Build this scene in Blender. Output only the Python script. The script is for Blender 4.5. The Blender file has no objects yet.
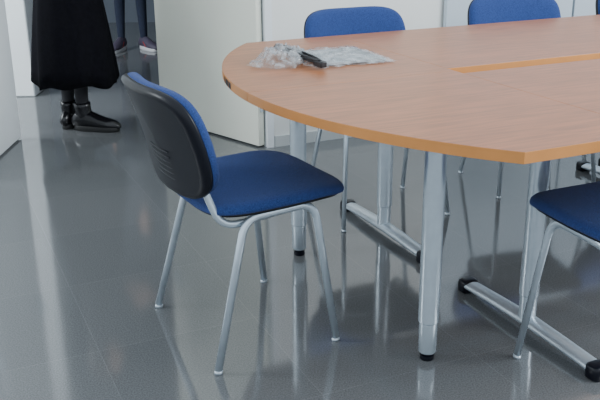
import bpy, bmesh, math, random
from mathutils import Vector, Matrix, noise
random.seed(7)
scene=bpy.context.scene
col=scene.collection

# ---------------------------------------------------------------- materials
def mat(name,color,rough=.5,metal=0.0,spec=.5,var=0.0,vscale=60,bump=0.0,bscale=200,coat=0,alpha=1,trans=0,sheen=0,stretch=None):
    m=bpy.data.materials.new(name); m.use_nodes=True
    nt=m.node_tree; b=nt.nodes['Principled BSDF']
    b.inputs['Base Color'].default_value=(*color,1)
    b.inputs['Roughness'].default_value=rough
    b.inputs['Metallic'].default_value=metal
    b.inputs['Specular IOR Level'].default_value=spec
    b.inputs['Coat Weight'].default_value=coat
    b.inputs['Alpha'].default_value=alpha
    b.inputs['Transmission Weight'].default_value=trans
    b.inputs['Sheen Weight'].default_value=sheen
    tc=nt.nodes.new('ShaderNodeTexCoord')
    src=tc.outputs['Object']
    if stretch:
        mp=nt.nodes.new('ShaderNodeMapping'); mp.inputs['Scale'].default_value=stretch
        nt.links.new(src,mp.inputs['Vector']); src=mp.outputs['Vector']
    n=nt.nodes.new('ShaderNodeTexNoise'); n.inputs['Scale'].default_value=vscale; n.inputs['Detail'].default_value=4
    nt.links.new(src,n.inputs['Vector'])
    cr=nt.nodes.new('ShaderNodeMapRange')
    cr.inputs['From Min'].default_value=.3; cr.inputs['From Max'].default_value=.7
    cr.inputs['To Min'].default_value=1-var; cr.inputs['To Max'].default_value=1+var
    nt.links.new(n.outputs['Fac'],cr.inputs['Value'])
    mx=nt.nodes.new('ShaderNodeVectorMath'); mx.operation='SCALE'
    mx.inputs[0].default_value=color
    nt.links.new(cr.outputs['Result'],mx.inputs['Scale'])
    nt.links.new(mx.outputs['Vector'],b.inputs['Base Color'])
    if bump>0:
        n2=nt.nodes.new('ShaderNodeTexNoise'); n2.inputs['Scale'].default_value=bscale
        nt.links.new(tc.outputs['Object'],n2.inputs['Vector'])
        bp=nt.nodes.new('ShaderNodeBump'); bp.inputs['Strength'].default_value=bump; bp.inputs['Distance'].default_value=.002
        nt.links.new(n2.outputs['Fac'],bp.inputs['Height']); nt.links.new(bp.outputs['Normal'],b.inputs['Normal'])
    return m

M_blue=mat('blue_fabric',(.030,.060,.195),.95,spec=.1,var=.35,vscale=300,bump=.8,bscale=600,sheen=.08)
M_black=mat('black_plastic',(.004,.005,.010),.33,spec=.3,var=.1)
M_silver=mat('silver_paint',(.64,.73,.80),.22,metal=.65,var=.04,vscale=30)
M_silverd=mat('silver_cast',(.54,.61,.67),.32,metal=.6,var=.05)
M_wood=mat('cherry_laminate',(.345,.128,.050),.33,spec=.36,var=.22,vscale=6,stretch=(1.2,14,1))
M_edge=mat('edge_band',(.58,.24,.065),.4,var=.08,vscale=8)
M_wall=mat('wall_paint',(.80,.81,.78),.8,var=.02,vscale=3)
M_panel=mat('partition_panel',(.52,.60,.66),.5,var=.02,vscale=3)
M_door=mat('door_paint',(.76,.77,.67),.5,var=.02,vscale=3)
M_doorB=mat('door_paint_white',(.80,.84,.86),.5,var=.02,vscale=3)
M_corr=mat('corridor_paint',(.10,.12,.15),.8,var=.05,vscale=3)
M_base=mat('trim_paint',(.55,.58,.58),.5)
M_skirt=mat('black_skirt_cloth',(.004,.004,.006),.95,spec=.08,var=.3,vscale=50)
M_tights=mat('black_tights',(.012,.012,.016),.7,var=.1)
M_coat=mat('dark_wool_coat',(.03,.03,.035),.95,var=.2)
M_boot=mat('black_leather',(.007,.007,.009),.25,spec=.5,var=.1)
M_sole=mat('boot_sole',(.012,.012,.012),.6)
M_skin=mat('skin',(.55,.33,.24),.5,var=.05,vscale=20)
M_hair=mat('brown_hair',(.05,.028,.018),.5,var=.4,vscale=40,stretch=(4,4,.4))
M_eye=mat('eye_white',(.7,.7,.7),.2)
M_iris=mat('eye_iris',(.05,.03,.02),.2)
M_lip=mat('lips',(.4,.12,.1),.4)
M_jeans=mat('navy_trousers',(.012,.018,.04),.9,var=.2)
M_jacket=mat('grey_jacket',(.08,.09,.11),.9,var=.2)
M_sneak=mat('sneaker_upper',(.06,.05,.08),.6)
M_white=mat('white_rubber',(.6,.6,.62),.6)
M_red=mat('red_trim',(.4,.05,.05),.6)
M_paper=mat('grey_printed_paper',(.36,.39,.40),.5,var=.4,vscale=25)
M_cable=mat('black_cable',(.004,.004,.007),.4)

# clear plastic
M_plastic=bpy.data.materials.new('clear_polythene'); M_plastic.use_nodes=True
nt=M_plastic.node_tree; nt.nodes.clear()
o=nt.nodes.new('ShaderNodeOutputMaterial'); mxs=nt.nodes.new('ShaderNodeMixShader')
tr=nt.nodes.new('ShaderNodeBsdfTransparent'); tr.inputs['Color'].default_value=(.96,.97,.98,1)
gl=nt.nodes.new('ShaderNodeBsdfPrincipled'); gl.inputs['Base Color'].default_value=(.50,.53,.55,1); gl.inputs['Roughness'].default_value=.08; gl.inputs['Specular IOR Level'].default_value=.9
tcp=nt.nodes.new('ShaderNodeTexCoord'); nz=nt.nodes.new('ShaderNodeTexNoise'); nz.inputs['Scale'].default_value=34; nz.inputs['Detail'].default_value=4
nt.links.new(tcp.outputs['Object'],nz.inputs['Vector'])
mr=nt.nodes.new('ShaderNodeMapRange'); mr.inputs['From Min'].default_value=.4; mr.inputs['From Max'].default_value=.65; mr.inputs['To Min'].default_value=.1; mr.inputs['To Max'].default_value=.65
nt.links.new(nz.outputs['Fac'],mr.inputs['Value']); nt.links.new(mr.outputs['Result'],mxs.inputs['Fac'])
nt.links.new(tr.outputs[0],mxs.inputs[1]); nt.links.new(gl.outputs[0],mxs.inputs[2]); nt.links.new(mxs.outputs[0],o.inputs['Surface'])

# floor tiles
AX=math.atan2(.41,.912)
M_floor=bpy.data.materials.new('polished_floor_tiles'); M_floor.use_nodes=True
nt=M_floor.node_tree; b=nt.nodes['Principled BSDF']
tc=nt.nodes.new('ShaderNodeTexCoord'); mp=nt.nodes.new('ShaderNodeMapping')
mp.inputs['Rotation'].default_value=(0,0,-AX); mp.inputs['Location'].default_value=(.13,.2,0)
nt.links.new(tc.outputs['Object'],mp.inputs['Vector'])
br=nt.nodes.new('ShaderNodeTexBrick'); br.offset=0; br.squash=1
br.inputs['Scale'].default_value=1; br.inputs['Brick Width'].default_value=.5; br.inputs['Row Height'].default_value=.5
br.inputs['Mortar Size'].default_value=.0016; br.inputs['Mortar Smooth'].default_value=.3; br.inputs['Bias'].default_value=0
br.inputs['Color1'].default_value=(.128,.134,.139,1); br.inputs['Color2'].default_value=(.138,.144,.149,1); br.inputs['Mortar'].default_value=(.165,.172,.178,1)
nt.links.new(mp.outputs['Vector'],br.inputs['Vector'])
n=nt.nodes.new('ShaderNodeTexNoise'); n.inputs['Scale'].default_value=230; n.inputs['Detail'].default_value=3
nt.links.new(tc.outputs['Object'],n.inputs['Vector'])
r=nt.nodes.new('ShaderNodeMapRange'); r.inputs['From Min'].default_value=.35; r.inputs['From Max'].default_value=.65; r.inputs['To Min'].default_value=.76; r.inputs['To Max'].default_value=1.24
nt.links.new(n.outputs['Fac'],r.inputs['Value'])
vm=nt.nodes.new('ShaderNodeVectorMath'); vm.operation='SCALE'
nt.links.new(br.outputs['Color'],vm.inputs[0]); nt.links.new(r.outputs['Result'],vm.inputs['Scale'])
nt.links.new(vm.outputs['Vector'],b.inputs['Base Color'])
b.inputs['Roughness'].default_value=.085; b.inputs['Specular IOR Level'].default_value=.85

# ---------------------------------------------------------------- helpers
def empty(name,loc=(0,0,0),rz=0):
    e=bpy.data.objects.new(name,None); e.empty_display_size=.1
    e.location=loc; e.rotation_euler=(0,0,rz); col.objects.link(e); return e
def mk(name,verts,faces,mats,parent=None,smooth=True,midx=None,bevel=0):
    me=bpy.data.meshes.new(name); me.from_pydata([tuple(v) for v in verts],[],faces); me.validate()
    bm=bmesh.new(); bm.from_mesh(me); bmesh.ops.recalc_face_normals(bm,faces=bm.faces); bm.to_mesh(me); bm.free()
    if not isinstance(mats,(list,tuple)): mats=[mats]
    for m in mats: me.materials.append(m)
    if midx:
        for p in me.polygons: p.material_index=midx(p)
    for p in me.polygons: p.use_smooth=smooth
    ob=bpy.data.objects.new(name,me); col.objects.link(ob)
    if parent: ob.parent=parent
    if bevel>0:
        md=ob.modifiers.new('bev','BEVEL'); md.width=bevel; md.segments=3; md.limit_method='ANGLE'
        for p in me.polygons: p.use_smooth=True
        md.harden_normals=False
        if hasattr(me,'set_sharp_from_angle'): me.set_sharp_from_angle(angle=math.radians(40))
    return ob
def box(name,c,s,mats,parent=None,bevel=0,rz=0):
    vs=[]
    for dx in(-1,1):
        for dy in(-1,1):
            for dz in(-1,1):
                v=Vector((dx*s[0]/2,dy*s[1]/2,dz*s[2]/2)); v.rotate(Matrix.Rotation(rz,3,'Z')); vs.append(Vector(c)+v)
    f=[(0,1,3,2),(4,6,7,5),(0,4,5,1),(2,3,7,6),(0,2,6,4),(1,5,7,3)]
    return mk(name,vs,f,mats,parent,False,None,bevel)
def fillet(pts,r,n=7):
    pts=[Vector(p) for p in pts]; out=[pts[0]]
    for i in range(1,len(pts)-1):
        p=pts[i]; rr=r[i-1] if isinstance(r,(list,tuple)) else r
        d0=(pts[i-1]-p); d1=(pts[i+1]-p)
        a=p+d0.normalized()*min(rr,d0.length*.48); c=p+d1.normalized()*min(rr,d1.length*.48)
        for k in range(n+1):
            t=k/n; out.append(a*(1-t)**2+p*2*t*(1-t)+c*t*t)
    out.append(pts[-1]); return out
def sweepdata(pts,radii,n=14,hint=Vector((0,1,0)),rnd=False):
    pts=[Vector(p) for p in pts]; N=len(pts)
    if not isinstance(radii,list): radii=[radii]*N
    radii=[(q,q) if not isinstance(q,(tuple,list)) else q for q in radii]
    if rnd: # rounded ends
        def ext(p,d,rd):
            a=[];
            for k in (35,62,82):
                th=math.radians(k); a.append((p+d*min(rd)*math.sin(th),(rd[0]*math.cos(th),rd[1]*math.cos(th))))
            return a
        d1=(pts[-1]-pts[-2]).normalized(); d0=(pts[0]-pts[1]).normalized()
        e1=ext(pts[-1],d1,radii[-1]); e0=ext(pts[0],d0,radii[0])[::-1]
        pts=[q[0] for q in e0]+pts+[q[0] for q in e1]; radii=[q[1] for q in e0]+radii+[q[1] for q in e1]; N=len(pts)
    vs=[];fs=[]
    for i,p in enumerate(pts):
        if i==0:t=pts[1]-p
        elif i==N-1:t=p-pts[i-1]
        else:t=(pts[i+1]-p).normalized()+(p-pts[i-1]).normalized()
        t.normalize()
        A=hint-t*hint.dot(t)
        if A.length<1e-3: A=Vector((1,0,0))-t*t.x
        A.normalize(); B=t.cross(A)
        a,b2=radii[i]
        for k in range(n):
            th=2*math.pi*k/n; vs.append(p+A*a*math.cos(th)+B*b2*math.sin(th))
    for i in range(N-1):
        for k in range(n):
            fs.append((i*n+k,i*n+(k+1)%n,(i+1)*n+(k+1)%n,(i+1)*n+k))
    fs.append(tuple(range(n))[::-1]); fs.append(tuple((N-1)*n+k for k in range(n)))
    return vs,fs
def sweep(name,pts,radii,m,parent=None,n=14,hint=Vector((0,1,0)),rnd=False):
    v,f=sweepdata(pts,radii,n,hint,rnd)
    return mk(name,v,f,m,parent,True)
def lathe(name,c,prof,m,parent=None,n=28):
    vs=[];fs=[]
    for (r,z) in prof:
        for k in range(n):
            th=2*math.pi*k/n; vs.append((c[0]+r*math.cos(th),c[1]+r*math.sin(th),c[2]+z))
    for i in range(len(prof)-1):
        for k in range(n): fs.append((i*n+k,i*n+(k+1)%n,(i+1)*n+(k+1)%n,(i+1)*n+k))
    fs.append(tuple(range(n))[::-1]); fs.append(tuple((len(prof)-1)*n+k for k in range(n)))
    ob=mk(name,vs,fs,m,parent,True)
    ob.data.set_sharp_from_angle(angle=math.radians(40))
    return ob
def pad(name,hw,hd,prof,fn,m,parent=None,exp=4.0,n=64,hwfn=None):
    """superelliptic pad; prof=list of (fraction,z) from top centre round to bottom centre"""
    vs=[];fs=[]
    for (fr,z) in prof:
        for k in range(n):
            th=2*math.pi*k/n; c=math.cos(th); s=math.sin(th)
            x=math.copysign(abs(c)**(2/exp),c)*hd*fr; y=math.copysign(abs(s)**(2/exp),s)*hw*fr
            if hwfn: y*=hwfn(x/hd)
            vs.append(fn(x,y,z))
    for i in range(len(prof)-1):
        for k in range(n): fs.append((i*n+k,i*n+(k+1)%n,(i+1)*n+(k+1)%n,(i+1)*n+k))
    fs.append(tuple(range(n))[::-1]); fs.append(tuple((len(prof)-1)*n+k for k in range(n)))
    return mk(name,vs,fs,m,parent,True)

# ---------------------------------------------------------------- room
O=Vector((.494,1.789,0)); E1=Vector((.912,.41,0)); E2=Vector((-.41,.912,0))
def T(a,b_,z=0): return O+E1*a+E2*b_+Vector((0,0,z))
mk('floor',[(-9,-4,0),(8,-4,0),(8,13,0),(-9,13,0)],[(0,1,2,3)],M_floor,None,False)
def wall(name,p0,p1,z0,z1,th,m,parent=None,bevel=0):
    p0=Vector((p0[0],p0[1],0)); p1=Vector((p1[0],p1[1],0)); d=p1-p0; c=(p0+p1)/2
    return box(name,(c.x,c.y,(z0+z1)/2),(d.length,th,z1-z0),m,parent,bevel,math.atan2(d.y,d.x))
H=Vector((-.185,4.44,0))            # right door jamb
J=H-E1*1.50                          # left door jamb
ND=Vector((-.41,.912,0))
th=.14
wall('wall_back',H+E1*.05+ND*th/2,H+E1*6+ND*th/2,0,2.8,th,M_wall)
wall('wall_left',J-E1*.05+ND*th/2,J-E1*4+ND*th/2,0,2.8,th,M_wall)
wall('wall_lintel',H+E1*.05+ND*th/2,J-E1*.05+ND*th/2,2.15,2.8,th,M_wall)
wall('baseboard_back',H+E1*.055-ND*.006,H+E1*6-ND*.006,0,.06,.012,M_base)
wall('trim_1',H+E1*.012+ND*.065,H+E1*.05+ND*.065,0,2.15,.15,M_doorB)
wall('trim_2',J-E1*.05+ND*.065,J+ND*.065,0,2.15,.15,M_doorB)
wall('trim_3',H+E1*.05+ND*.065,J-E1*.05+ND*.065,2.10,2.15,.152,M_doorB)
for i in range(5):
    a=1.10+i*.92
    wall('partition_panel' if i==0 else 'partition_panel.%03d'%i,H+E1*a-ND*.025,H+E1*(a+.905)-ND*.025,0.0,2.4,.03,M_panel,None,.004)
def leaf(name,p,q,m,hs=1):
    d=(q-p).normalized(); L=(q-p).length
    e=empty(name,p,math.atan2(d.y,d.x))
    box('leaf',(L/2,0,1.045),(L-.01,.04,2.07),m,e,.003)
    for s in(-1,1):
        sweep('handle_%d'%s,fillet([(L-.07,s*.02,1.02),(L-.07,s*.065,1.02),(L-.19,s*.065,1.02)],.02),.009,M_silver,e,10,Vector((0,0,1)))
        lathe('rose_%d'%s,(L-.07,s*.022,1.02),[(.02,-.02),(.02,.02)],M_silver,e)
    for z in(.25,1.05,1.85): lathe('hinge_%d'%int(z*100),(0.0,0,z),[(.008,-.05),(.008,.05)],M_silver,e,12)
leaf('door_1',H-E1*.012+ND*.01,Vector((-.835,5.11,0)),M_door)
leaf('door_2',J+ND*.16+E1*.03,Vector((-1.604,4.70,0)),M_doorB)
# corridor
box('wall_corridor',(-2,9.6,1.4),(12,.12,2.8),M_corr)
box('wall_corridor_side_shade',(1.2,7.6,1.4),(.12,4.0,2.8),M_corr)  # unseen side closure, added to keep world light out of the corridor
box('ceiling_corridor_shade',(-2.4,7.4,2.86),(7.2,4.4,.1),M_corr)  # unseen ceiling, added to darken the corridor
box('bright_strip_block',(-1.99,5.95,1.4),(.34,.34,2.8),M_doorB,None,.01)  # made-up white block standing in for a bright strip of window light

# ---------------------------------------------------------------- chair
def chair(name,loc,rz,bh=0):
    e=empty(name,loc,rz)
    for s,nm in((-1,'r'),(1,'l')):
        p=fillet([(-.195,s*.243,.012),(-.08,s*.208,.437),(.14,s*.208,.447),(.195,s*.243,.012)],[.05,.055],9)
        sweep('leg_frame_'+nm,p,(.0088,.0122),M_silver,e,16)
        p=fillet([(-.200,s*.160,.60+bh),(-.178,s*.172,.515),(-.140,s*.186,.413),(.11,s*.188,.440)],[.05,.06],9)
        sweep('back_upright_'+nm,p,(.008,.0110),M_silver,e,16)
        for x,q in((-.195,'rear'),(.195,'front')):
            sweep('glide_%s_%s'%(q,nm),[(x,s*.243,0.0),(x*.994,s*.242,.010)],[(.010,.013),(.0098,.013)],M_silverd,e,14)
    for x,z in((-.05,.436),(.10,.442)):
        sweep('cross_bar_%d'%int(x*100),[(x,-.2,z),(x,.2,z)],.010,M_silver,e,12,Vector((0,0,1)))
    def sf(x,y,z):
        zz=z+.458+.035*x-.10*max(0,x-.10)**1.5*3.0 + .10*y*y
        return (x+.048,y,zz)
    hwf=lambda q:1-.05*(-q if q<0 else 0)-.015*max(0,q)
    pad('seat_pan',.232,.218,[(0.01,.002),(.5,.002),(.97,.002),(1,-.004),(.985,-.010),(.9,-.016),(.5,-.018),(.01,-.018)],sf,M_black,e,4.2,72,hwf)
    pr=[(0.01,.026),(.3,.0265),(.6,.028),(.8,.029),(.9,.0275),(.96,.023),(.99,.015),(1.0,.006),(.995,.001),(.9,.001),(.01,.001)]
    pad('seat_cushion',.240,.227,pr,sf,M_blue,e,4.6,72,hwf)
    tilt=math.radians(16)
    def bf(off):
        def f(x,y,z):
            h=x; d=z+off+.75*y*y-.25*(h*h)
            return (-.241 - h*math.sin(tilt)+d*math.cos(tilt), y, .650+bh+h*math.cos(tilt)+d*math.sin(tilt))
        return f
    bw=lambda q:1-.03*max(0,-q)-.03*max(0,q)
    pad('backrest_cushion',.238,.163,[(0.01,.038),(.3,.038),(.6,.040),(.8,.040),(.9,.037),(.96,.030),(.99,.020),(1.0,.006),(.985,.0),(.01,.0)],bf(0),M_blue,e,4.0,72,bw)
    pad('backrest_shell',.240,.165,[(0.01,-.014),(.5,-.0145),(.8,-.016),(.88,-.019),(.94,-.020),(.985,-.014),(1.0,-.003),(.99,.003),(.01,.001)],bf(0),M_black,e,4.0,72,bw)
    g=bf(0)
    for i in range(6):
        h=-.115+i*.017
        pts=[g(h,-.070+.14*k/10,-.0146) for k in range(11)]
        sweep('shell_louvre_%d'%i,pts,(.0018,.0018),M_black,e,8,Vector((1,0,0)),True)
    return e
chair('office_chair',(-.183,2.419,0),math.radians(28.9))
chair('office_chair.001',(.930,2.108,0),AX+math.radians(90))
def ch(name,a,b_,extra=0,bh=0):
    p=T(a,b_); chair(name,(p.x,p.y,0),AX-math.pi/2+math.radians(extra),bh)
ch('office_chair.002',.535,1.60,-2,.02)
ch('office_chair.003',1.365,1.63,-9,.03)
ch('office_chair.004',2.15,1.64,0,.025)

# ---------------------------------------------------------------- table
tb=empty('conference_table',O,AX)
ZT=.742; TH=.028
def slab(name,poly):
    n=len(poly); vs=[(x,y,ZT) for x,y in poly]+[(x,y,ZT-TH) for x,y in poly]
    fs=[tuple(range(n)),tuple(range(2*n-1,n-1,-1))]+[(i,(i+1)%n,n+(i+1)%n,n+i) for i in range(n)]
    ob=mk(name,vs,fs,[M_wood,M_edge],tb,False,lambda p:0 if abs(p.normal.z)>.5 else 1)
    md=ob.modifiers.new('b','BEVEL'); md.width=.0009; md.segments=2; md.limit_method='ANGLE'; md.angle_limit=math.radians(50)
    return ob
W=1.70; CX=.952; SE=.395; g=.0005
R=math.hypot(.85,CX)
arc=[]
a0=math.asin(.85/R)
for k in range(61):
    a=a0*(1-k/60); arc.append((CX-R*math.cos(a),.85-R*math.sin(a)))
slab('top_end_near',[(SE-g,.85-g),(SE-g,0),(.02,0)]+arc[:-1]+[(arc[-1][0],.85-g)])
slab('top_end_far',[(SE-g,.85+g),(arc[-1][0],.85+g)]+[(x,W-y) for x,y in arc[:-1][::-1]]+[(.02,W),(SE-g,W)])
S0,S1=.805,.895
for j in range(2):
    x0=SE+g+j*1.4; x1=x0+1.4-2*g
    slab('top_rect_near_%d'%j,[(x0,0),(x1,0),(x1,S0),(x0,S0)])
    slab('top_rect_far_%d'%j,[(x0,S1),(x1,S1),(x1,W),(x0,W)])
def column(nm,x,y,glide=True):
    if glide:
        lathe(nm+'_glide',(x,y,0),[(.019,0),(.021,.004),(.021,.014),(.012,.016),(.012,.03)],M_black,tb)
        lathe(nm,(x,y,0),[(.024,.024),(.0265,.028),(.0265,.12),(.030,.124),(.030,ZT-TH-.012),(.045,ZT-TH-.010),(.045,ZT-TH)],M_silver,tb)
    else:
        lathe(nm,(x,y,0),[(.0265,.03),(.0265,.12),(.030,.124),(.030,ZT-TH-.03)],M_silver,tb)
column('leg_end_near',.047,.417); column('leg_end_far',.03,1.283)
def tfoot(nm,x,yc,L=.62):
    column(nm+'_col',x,yc,False)
    pts=[(x,yc-L/2+.01,.026),(x,yc-L/4,.032),(x,yc,.036),(x,yc+L/4,.032),(x,yc+L/2-.01,.026)]
    v,f=sweepdata(pts,[(.029,.014),(.029,.016),(.030,.018),(.029,.016),(.029,.014)],20,Vector((1,0,0)))
    ob=mk(nm+'_foot',v,f,M_silverd,tb,True); ob.data.set_sharp_from_angle(angle=math.radians(50))
    for s in(-1,1):
        pad(nm+'_cap_%d'%s,.031,.026,[(.01,.043),(.7,.043),(.93,.040),(1,.032),(1,.004),(.9,0),(.01,0)],lambda a,b_,c:(x+b_,yc+s*(L/2)+a,c),M_black,tb,3.5,28)
    box(nm+'_arm',(x,yc,ZT-TH-.0175),(.05,.56,.033),M_silverd,tb,.004)
k=0
for x in(.42,1.72,1.86,3.12):
    for yc in(.435,1.325):
        tfoot('t_leg_%d'%k,x,yc); k+=1
for yc in(.33,.56,1.2,1.44):
    box('beam_%d'%int(yc*100),(1.07,yc,ZT-TH-.025),(1.25,.025,.045),M_silverd,tb,.003)
vs=[];fs=[]
for i,(q0,q1) in enumerate(((1.02,1.05),(1.06,1.10),(1.115,1.135))):
    for y in(q0,q1):
        for z in(ZT-.005,ZT-.025):
            a=math.asin((y-.85)/R); vs.append((CX-(R+.0012)*math.cos(a),.85+(R+.0012)*math.sin(a),z))
    bse=i*4; fs.append((bse,bse+1,bse+3,bse+2))
mk('edge_label',vs,fs,M_black,tb,False)

# ---------------------------------------------------------------- plastic bag package
bg=empty('plastic_bag_package',(.072,2.94,ZT+.001),math.radians(8))
def sheet(name,w,d,h,cx,cy,rot,seed,amp,m,nx=60,ny=50,edge=.25):
    vs=[];fs=[]
    for j in range(ny+1):
        for i in range(nx+1):
            x=(i/nx-.5); y=(j/ny-.5)
            e=min(1,(.5-abs(x))/edge)*min(1,(.5-abs(y))/edge); e=max(0,e)**.6
            px,py=x*w,y*d
            nn=noise.noise(Vector((px*22+seed,py*22,seed)))+.9*abs(noise.noise(Vector((px*60,py*60+seed,1))))
            ex=1+.16*noise.noise(Vector((seed,y*6,x*6)))
            z=.003+h*e+amp*(nn+.35)*(.35+e)
            q=Vector((px*ex,py*ex,max(.0012,z))); q.rotate(Matrix.Rotation(rot,3,'Z'))
            vs.append((q.x+cx,q.y+cy,q.z))
    for j in range(ny):
        for i in range(nx):
            a=j*(nx+1)+i; fs.append((a,a+1,a+nx+2,a+nx+1))
    return mk(name,vs,fs,m,bg,True)
sheet('bag_large',.30,.34,.012,.065,.03,math.radians(14),3.1,.007,M_plastic)
sheet('bag_small',.17,.26,.024,-.13,-.02,math.radians(-25),8.7,.022,M_plastic)
box('paper_stack',(.075,.03,.006),(.24,.26,.009),M_paper,bg,.002,math.radians(14))
A0=Vector((-.135,.17,0)); A1=Vector((-.020,-.18,0)); dA=(A1-A0); nA=Vector((dA.y,-dA.x,0)).normalized()
cp=[]
for k in range(120):
    t=k/119*2*math.pi*5.3
    cp.append(A0+dA*(.5-.5*math.cos(t)*(1-.0010*k))+nA*(.012*math.sin(t)+.004*math.sin(k*.37))+Vector((0,0,.019+.004*math.sin(t*1.3)+k*.00012)))
sweep('cable_coil',cp,.0036,M_cable,bg,8,Vector((0,0,1)),True)
box('cable_plug',(-.025,-.165,.018),(.05,.025,.02),M_cable,bg,.004,-1.2)

# ---------------------------------------------------------------- people
def skinmesh(name,joints,edges,root,mats,midx,parent,sub=2):
    me=bpy.data.meshes.new(name+'_sk'); me.from_pydata([j[0] for j in joints],edges,[])
    ob=bpy.data.objects.new(name+'_sk',me); col.objects.link(ob)
    md=ob.modifiers.new('skin','SKIN'); md.use_smooth_shade=True
    if not me.skin_vertices:
        bpy.context.view_layer.objects.active=ob; bpy.ops.mesh.customdata_skin_add()
    for i,j in enumerate(joints):
        sv=me.skin_vertices[0].data[i]; rr=j[1]; sv.radius=rr if isinstance(rr,tuple) else (rr,rr); sv.use_root=(i==root)
    s=ob.modifiers.new('sub','SUBSURF'); s.levels=sub; s.render_levels=sub
    dg=bpy.context.evaluated_depsgraph_get(); dg.update()
    nm=bpy.data.meshes.new_from_object(ob.evaluated_get(dg)); nm.name=name
    bpy.data.objects.remove(ob)
    nm.materials.clear()
    for m in mats: nm.materials.append(m)
    for p in nm.polygons:
        p.use_smooth=True; p.material_index=midx(p.center)
    o=bpy.data.objects.new(name,nm); col.objects.link(o); o.parent=parent; return o
def head(e,c,hair_long,hs=1):
    bm=bmesh.new(); bmesh.ops.create_icosphere(bm,subdivisions=5,radius=1)
    for v in bm.verts:
        x,y,z=v.co
        X=x*.098; Y=y*.076; Z=z*.118
        if z<0: Y*=1-.28*(-z)**1.5; X*=1-.12*(-z); 
        if x>0 and z<0: X+=.012*math.exp(-((z+.8)/.2)**2)*math.exp(-(y/.4)**2)
        if x>0:
            X+=.024*math.exp(-(y/.13)**2)*math.exp(-((z+.16)/.13)**2)+.012*math.exp(-(y/.09)**2)*math.exp(-((z)/.2)**2)
            for s in(-1,1): X-=.012*math.exp(-((y-s*.38)/.17)**2)*math.exp(-((z-.02)/.12)**2)
            X+=.006*math.exp(-(y/.25)**2)*math.exp(-((z+.47)/.06)**2)
        v.co=(X,Y,Z)
    me=bpy.data.meshes.new('head'); bm.to_mesh(me); bm.free(); me.materials.append(M_skin)
    for p in me.polygons:p.use_smooth=True
    o=bpy.data.objects.new('head',me); o.location=c; o.parent=e; col.objects.link(o)
    C=Vector(c)
    for s in(-1,1):
        for nm,r,off,m in(('eye',.0115,.0,M_eye),('iris',.006,.0075,M_iris)):
            bm=bmesh.new(); bmesh.ops.create_uvsphere(bm,u_segments=16,v_segments=10,radius=r)
            me=bpy.data.meshes.new(nm); bm.to_mesh(me); bm.free(); me.materials.append(m)
            q=bpy.data.objects.new('%s_%d'%(nm,s),me); q.location=C+Vector((.078+off,s*.029,.003)); q.parent=e; col.objects.link(q)
        sweep('ear_%d'%s,[C+Vector((-.005,s*.075,.018)),C+Vector((-.014,s*.084,.005)),C+Vector((-.006,s*.077,-.028))],[(.007,.012),(.009,.016),(.006,.009)],M_skin,e,10,Vector((0,1,0)),True)
        sweep('brow_%d'%s,[C+Vector((.092,s*.014,.024)),C+Vector((.088,s*.032,.028)),C+Vector((.074,s*.045,.023))],.003,M_hair,e,8,Vector((0,0,1)),True)
    sweep('mouth',[C+Vector((.083,-.022,-.055)),C+Vector((.095,0,-.055)),C+Vector((.083,.022,-.055))],[(.003,.003),(.006,.005),(.003,.003)],M_lip,e,8,Vector((0,0,1)),True)
    bm=bmesh.new(); bmesh.ops.create_icosphere(bm,subdivisions=4,radius=1)
    for v in bm.verts:
        x,y,z=v.co; X=x*.108-.008;Y=y*.088;Z=z*.128+.004
        if x>.25 and z<.55: X=min(X,.0+.055*max(0,(z))); Y*=.97
        if hair_long and z<0 and x<.3: Z=Z*(1+1.1*(-z)); X-=.01
        elif z<-.35: X*=.6;Y*=.7
        k=.003*noise.noise(Vector((x*9,y*9,z*2))); v.co=(X+k,Y+k,Z)
    me=bpy.data.meshes.new('hair'); bm.to_mesh(me); bm.free(); me.materials.append(M_hair)
    for p in me.polygons:p.use_smooth=True
    o=bpy.data.objects.new('hair',me); o.location=c; o.parent=e; col.objects.link(o)
def hand(e,w,d,s):
    w=Vector(w); d=Vector(d).normalized(); f=Vector((0,0,1)) if abs(d.z)<.6 else Vector((1,0,0)); f=(f-d*f.dot(d)).normalized(); n=d.cross(f)*s
    sweep('palm_%d'%s,[w-d*.01,w+d*.03,w+d*.065,w+d*.09],[(.024,.017),(.036,.015),(.040,.014),(.036,.010)],M_skin,e,14,f,True)
    for i,(o_,L) in enumerate(((.028,.070),(.010,.080),(-.009,.074),(-.027,.058))):
        b=w+d*.085+f*o_
        p=[b,b+d*L*.42-n*.006,b+d*L*.72-n*.016,b+d*L*.93-n*.030]
        sweep('finger_%d_%d'%(s,i),p,[.0092,.0088,.008,.0068],M_skin,e,10,f,True)
    b=w+d*.025+f*.03
    sweep('thumb_%d'%s,[b,b+d*.03+f*.018-n*.008,b+d*.058+f*.024-n*.014],[.011,.0105,.0085],M_skin,e,10,n,True)
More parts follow.
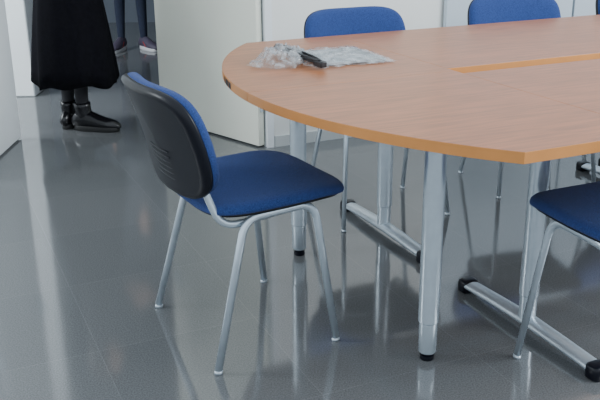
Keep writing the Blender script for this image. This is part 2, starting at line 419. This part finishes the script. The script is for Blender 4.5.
def shoe(e,pos,ang,kind,nm,mU,mS):
    g_=bpy.data.objects.new(nm,None); g_.parent=e; g_.location=pos; g_.rotation_euler=(0,0,ang); col.objects.link(g_)
    xs=[-.075,-.055,-.02,.03,.08,.13,.165,.185]
    wd=[.028,.036,.038,.038,.045,.047,.040,.026]; ht=[.075,.10,.11,.10,.078,.064,.056,.042]
    v,f=sweepdata([(x,0,h/2+.012) for x,h in zip(xs,ht)],[(w_,h/2) for w_,h in zip(wd,ht)],20,Vector((0,1,0)),True)
    v=[Vector((q.x,q.y*(1.0 if q.z>.035 else 1.06),max(q.z,.016))) for q in v]
    mk('upper',v,f,mU,g_,True)
    def o(a,b_,c): 
        x=a+.055; q=(x+.08)/.27; return (x,b_*(.85+.25*math.sin(max(0,min(1,q))*2.6)-.08*(1-abs(2*q-1))),c)
    pad('sole',.045,.140,[(.01,.03),(.97,.03),(1,.027),(1,.003),(.97,0),(.01,0)],o,mS,g_,2.8,40)
    if kind=='boot':
        sweep('shaft',[(-.018,0,.05),(-.022,0,.10),(-.026,0,.14),(-.028,0,.165)],[(.036,.052),(.037,.050),(.041,.050),(.044,.052)],mU,g_,20,Vector((0,1,0)))
        for i in range(5):
            x=.055-.018*i; z=.083+.018*i
            sweep('lace_%d'%i,[(x,-.022,z-.006),(x+.004,0,z+.010),(x,.022,z-.006)],.0025,M_sole,g_,6,Vector((0,0,1)),True)
    else:
        sweep('collar',[(-.018,0,.06),(-.022,0,.105)],[(.034,.046),(.034,.044)],mU,g_,18,Vector((0,1,0)))
        for s in(-1,1): sweep('stripe_%d'%s,[(.02,s*.039,.075),(.075,s*.045,.035)],.004,M_red,g_,6,Vector((0,0,1)))
def person(name,loc,rz,feet,h,mats,top_z,skirt=False,kind='boot',hair=True,shoes=(M_boot,M_sole),bent=False):
    e=empty(name,loc,rz); k=h/1.7
    J_=[];Ed=[]
    def add(p,r,par=None):
        J_.append((p,r)); i=len(J_)-1
        if par is not None: Ed.append((par,i))
        return i
    pel=add((0,0,.94*k),(.15,.105))
    sp=add((-.005,0,1.08*k),(.125,.09),pel); chn=add((0,0,1.24*k),(.145,.105),sp); sh=add((-.01,0,1.37*k),(.11,.08),chn)
    nk=add((-.005,0,1.45*k),.052,sh); nk2=add((.01,0,1.52*k),.048,nk)
    for s,(fx,fy,fa) in zip((-1,1),feet):
        ax=fx-.024*math.cos(fa); ay=fy-.024*math.sin(fa)
        hip=add((0,s*.085,.87*k),.085,pel)
        kn=add((ax*.5+.025,(s*.085+ay)*.5,.49*k),(.056,.056),hip)
        cf=add((ax*.72,(s*.085*.28+ay*.72),.35*k),.050,kn)
        an=add((ax,ay,.13),.036,cf); add((ax,ay,.08),.034,an)
        so=add((-.01,s*.175,1.36*k),.058,sh)
        if bent:
            el=add((-.02,s*.225,1.10*k),.043,so); wr=add((.20,s*.12,1.14*k),.028,el)
        else:
            el=add((-.03,s*.24,1.08*k),.043,so); wr=add((.05,s*.244,.86*k),.028,el)
        d=Vector(J_[wr][0])-Vector(J_[el][0]); hand(e,Vector(J_[wr][0])+d.normalized()*.01,d,s)
        shoe(e,(fx,fy,0),fa,kind,'shoe_%d'%s,*shoes)
    def mi(c):
        if c.z>1.47*k: return 0
        if c.z>top_z: return 1
        if abs(c.y)>.155 and c.z>.82*k and not(c.z<.9*k and abs(c.y)<.18): return 1
        return 2
    skinmesh('body',J_,Ed,0,[M_skin,mats[0],mats[1]],mi,e)
    head(e,(.022,0,1.60*k),hair)
    if skirt:
        n=96; prof=[(1.04,.135),(1.0,.15),(.92,.178),(.8,.205),(.65,.228),(.5,.248),(.38,.262),(.285,.272),(.288,.264),(.4,.25)]
        vs=[];fs=[]
        for z,r in prof:
            fl=max(0,(1.0-z)/.72)
            for q in range(n):
                t=2*math.pi*q/n
                w_=1+fl*(.04*math.sin(7*t+1)+.03*math.sin(11*t+z*2)+.03*math.sin(3*t))
                zz=z+(.012*math.sin(3*t+.6)+.01*math.sin(7*t) if z<.4 else 0)
                vs.append((r*.88*w_*math.cos(t),r*1.0*w_*math.sin(t)+(-.02*fl),zz))
        for i in range(len(prof)-1):
            for q in range(n): fs.append((i*n+q,i*n+(q+1)%n,(i+1)*n+(q+1)%n,(i+1)*n+q))
        mk('skirt',vs,fs,M_skirt,e,True)
    return e
def locfeet(loc,rz,world):
    out=[]
    for (x,y,a) in world:
        v=Vector((x-loc[0],y-loc[1],0)); v.rotate(Matrix.Rotation(-rz,3,'Z')); out.append((v.x,v.y,a-rz))
    return out
L1=(-1.30,4.92,0); r1=math.radians(25)
person('woman_in_black_skirt',L1,r1,locfeet(L1,r1,((-1.24,4.86,math.radians(-12)),(-1.355,4.95,math.radians(70)))),1.68,(M_coat,M_tights),1.0,True,'boot',True,bent=True)
L2=(-1.50,7.75,0); r2=math.radians(-70)
person('man_in_dark_trousers',L2,r2,locfeet(L2,r2,((-1.60,7.70,math.radians(-100)),(-1.38,7.72,math.radians(-50)))),1.78,(M_jacket,M_jeans),.98,False,'sneaker',False,(M_sneak,M_white))

# ---------------------------------------------------------------- light
w=bpy.data.worlds.new('world'); scene.world=w; w.use_nodes=True
w.node_tree.nodes['Background'].inputs['Color'].default_value=(.81,.91,1,1)
w.node_tree.nodes['Background'].inputs['Strength'].default_value=1.42
def area(name,loc,target,size,energy,color):
    l=bpy.data.lights.new(name,'AREA'); l.shape='RECTANGLE'; l.size=size[0]; l.size_y=size[1]; l.energy=energy; l.color=color
    ob=bpy.data.objects.new(name,l); ob.location=loc
    ob.rotation_euler=(Vector(target)-Vector(loc)).to_track_quat('-Z','Y').to_euler(); col.objects.link(ob)
area('assumed_daylight_left',(-3.8,3.0,2.1),(-.6,4.4,.8),(1.8,1.6),140,(.88,.95,1))  # added area lamp for assumed daylight from the left; no window is built
area('assumed_daylight_right',(3.8,1.9,2.3),(.1,3,.4),(2.5,1.6),190,(.90,.95,1))  # second added lamp, daylight assumed from the right, no window behind it
area('bright_strip_fill',(-3.6,5.0,2.2),(-2.0,5.9,.5),(1.0,1.5),100,(.88,.95,1))  # added fill lamp, only brightens the white block in the corridor

# ---------------------------------------------------------------- camera
cd=bpy.data.cameras.new('camera'); cd.sensor_width=36; cd.lens=850/600*36; cd.clip_start=.05
cam=bpy.data.objects.new('camera',cd); col.objects.link(cam)
M=Matrix.Translation((0,0,1.27))@Matrix.Rotation(math.radians(90-19.5),4,'X')@Matrix.Rotation(math.radians(-.6),4,'Z')
cam.matrix_world=M
scene.camera=cam
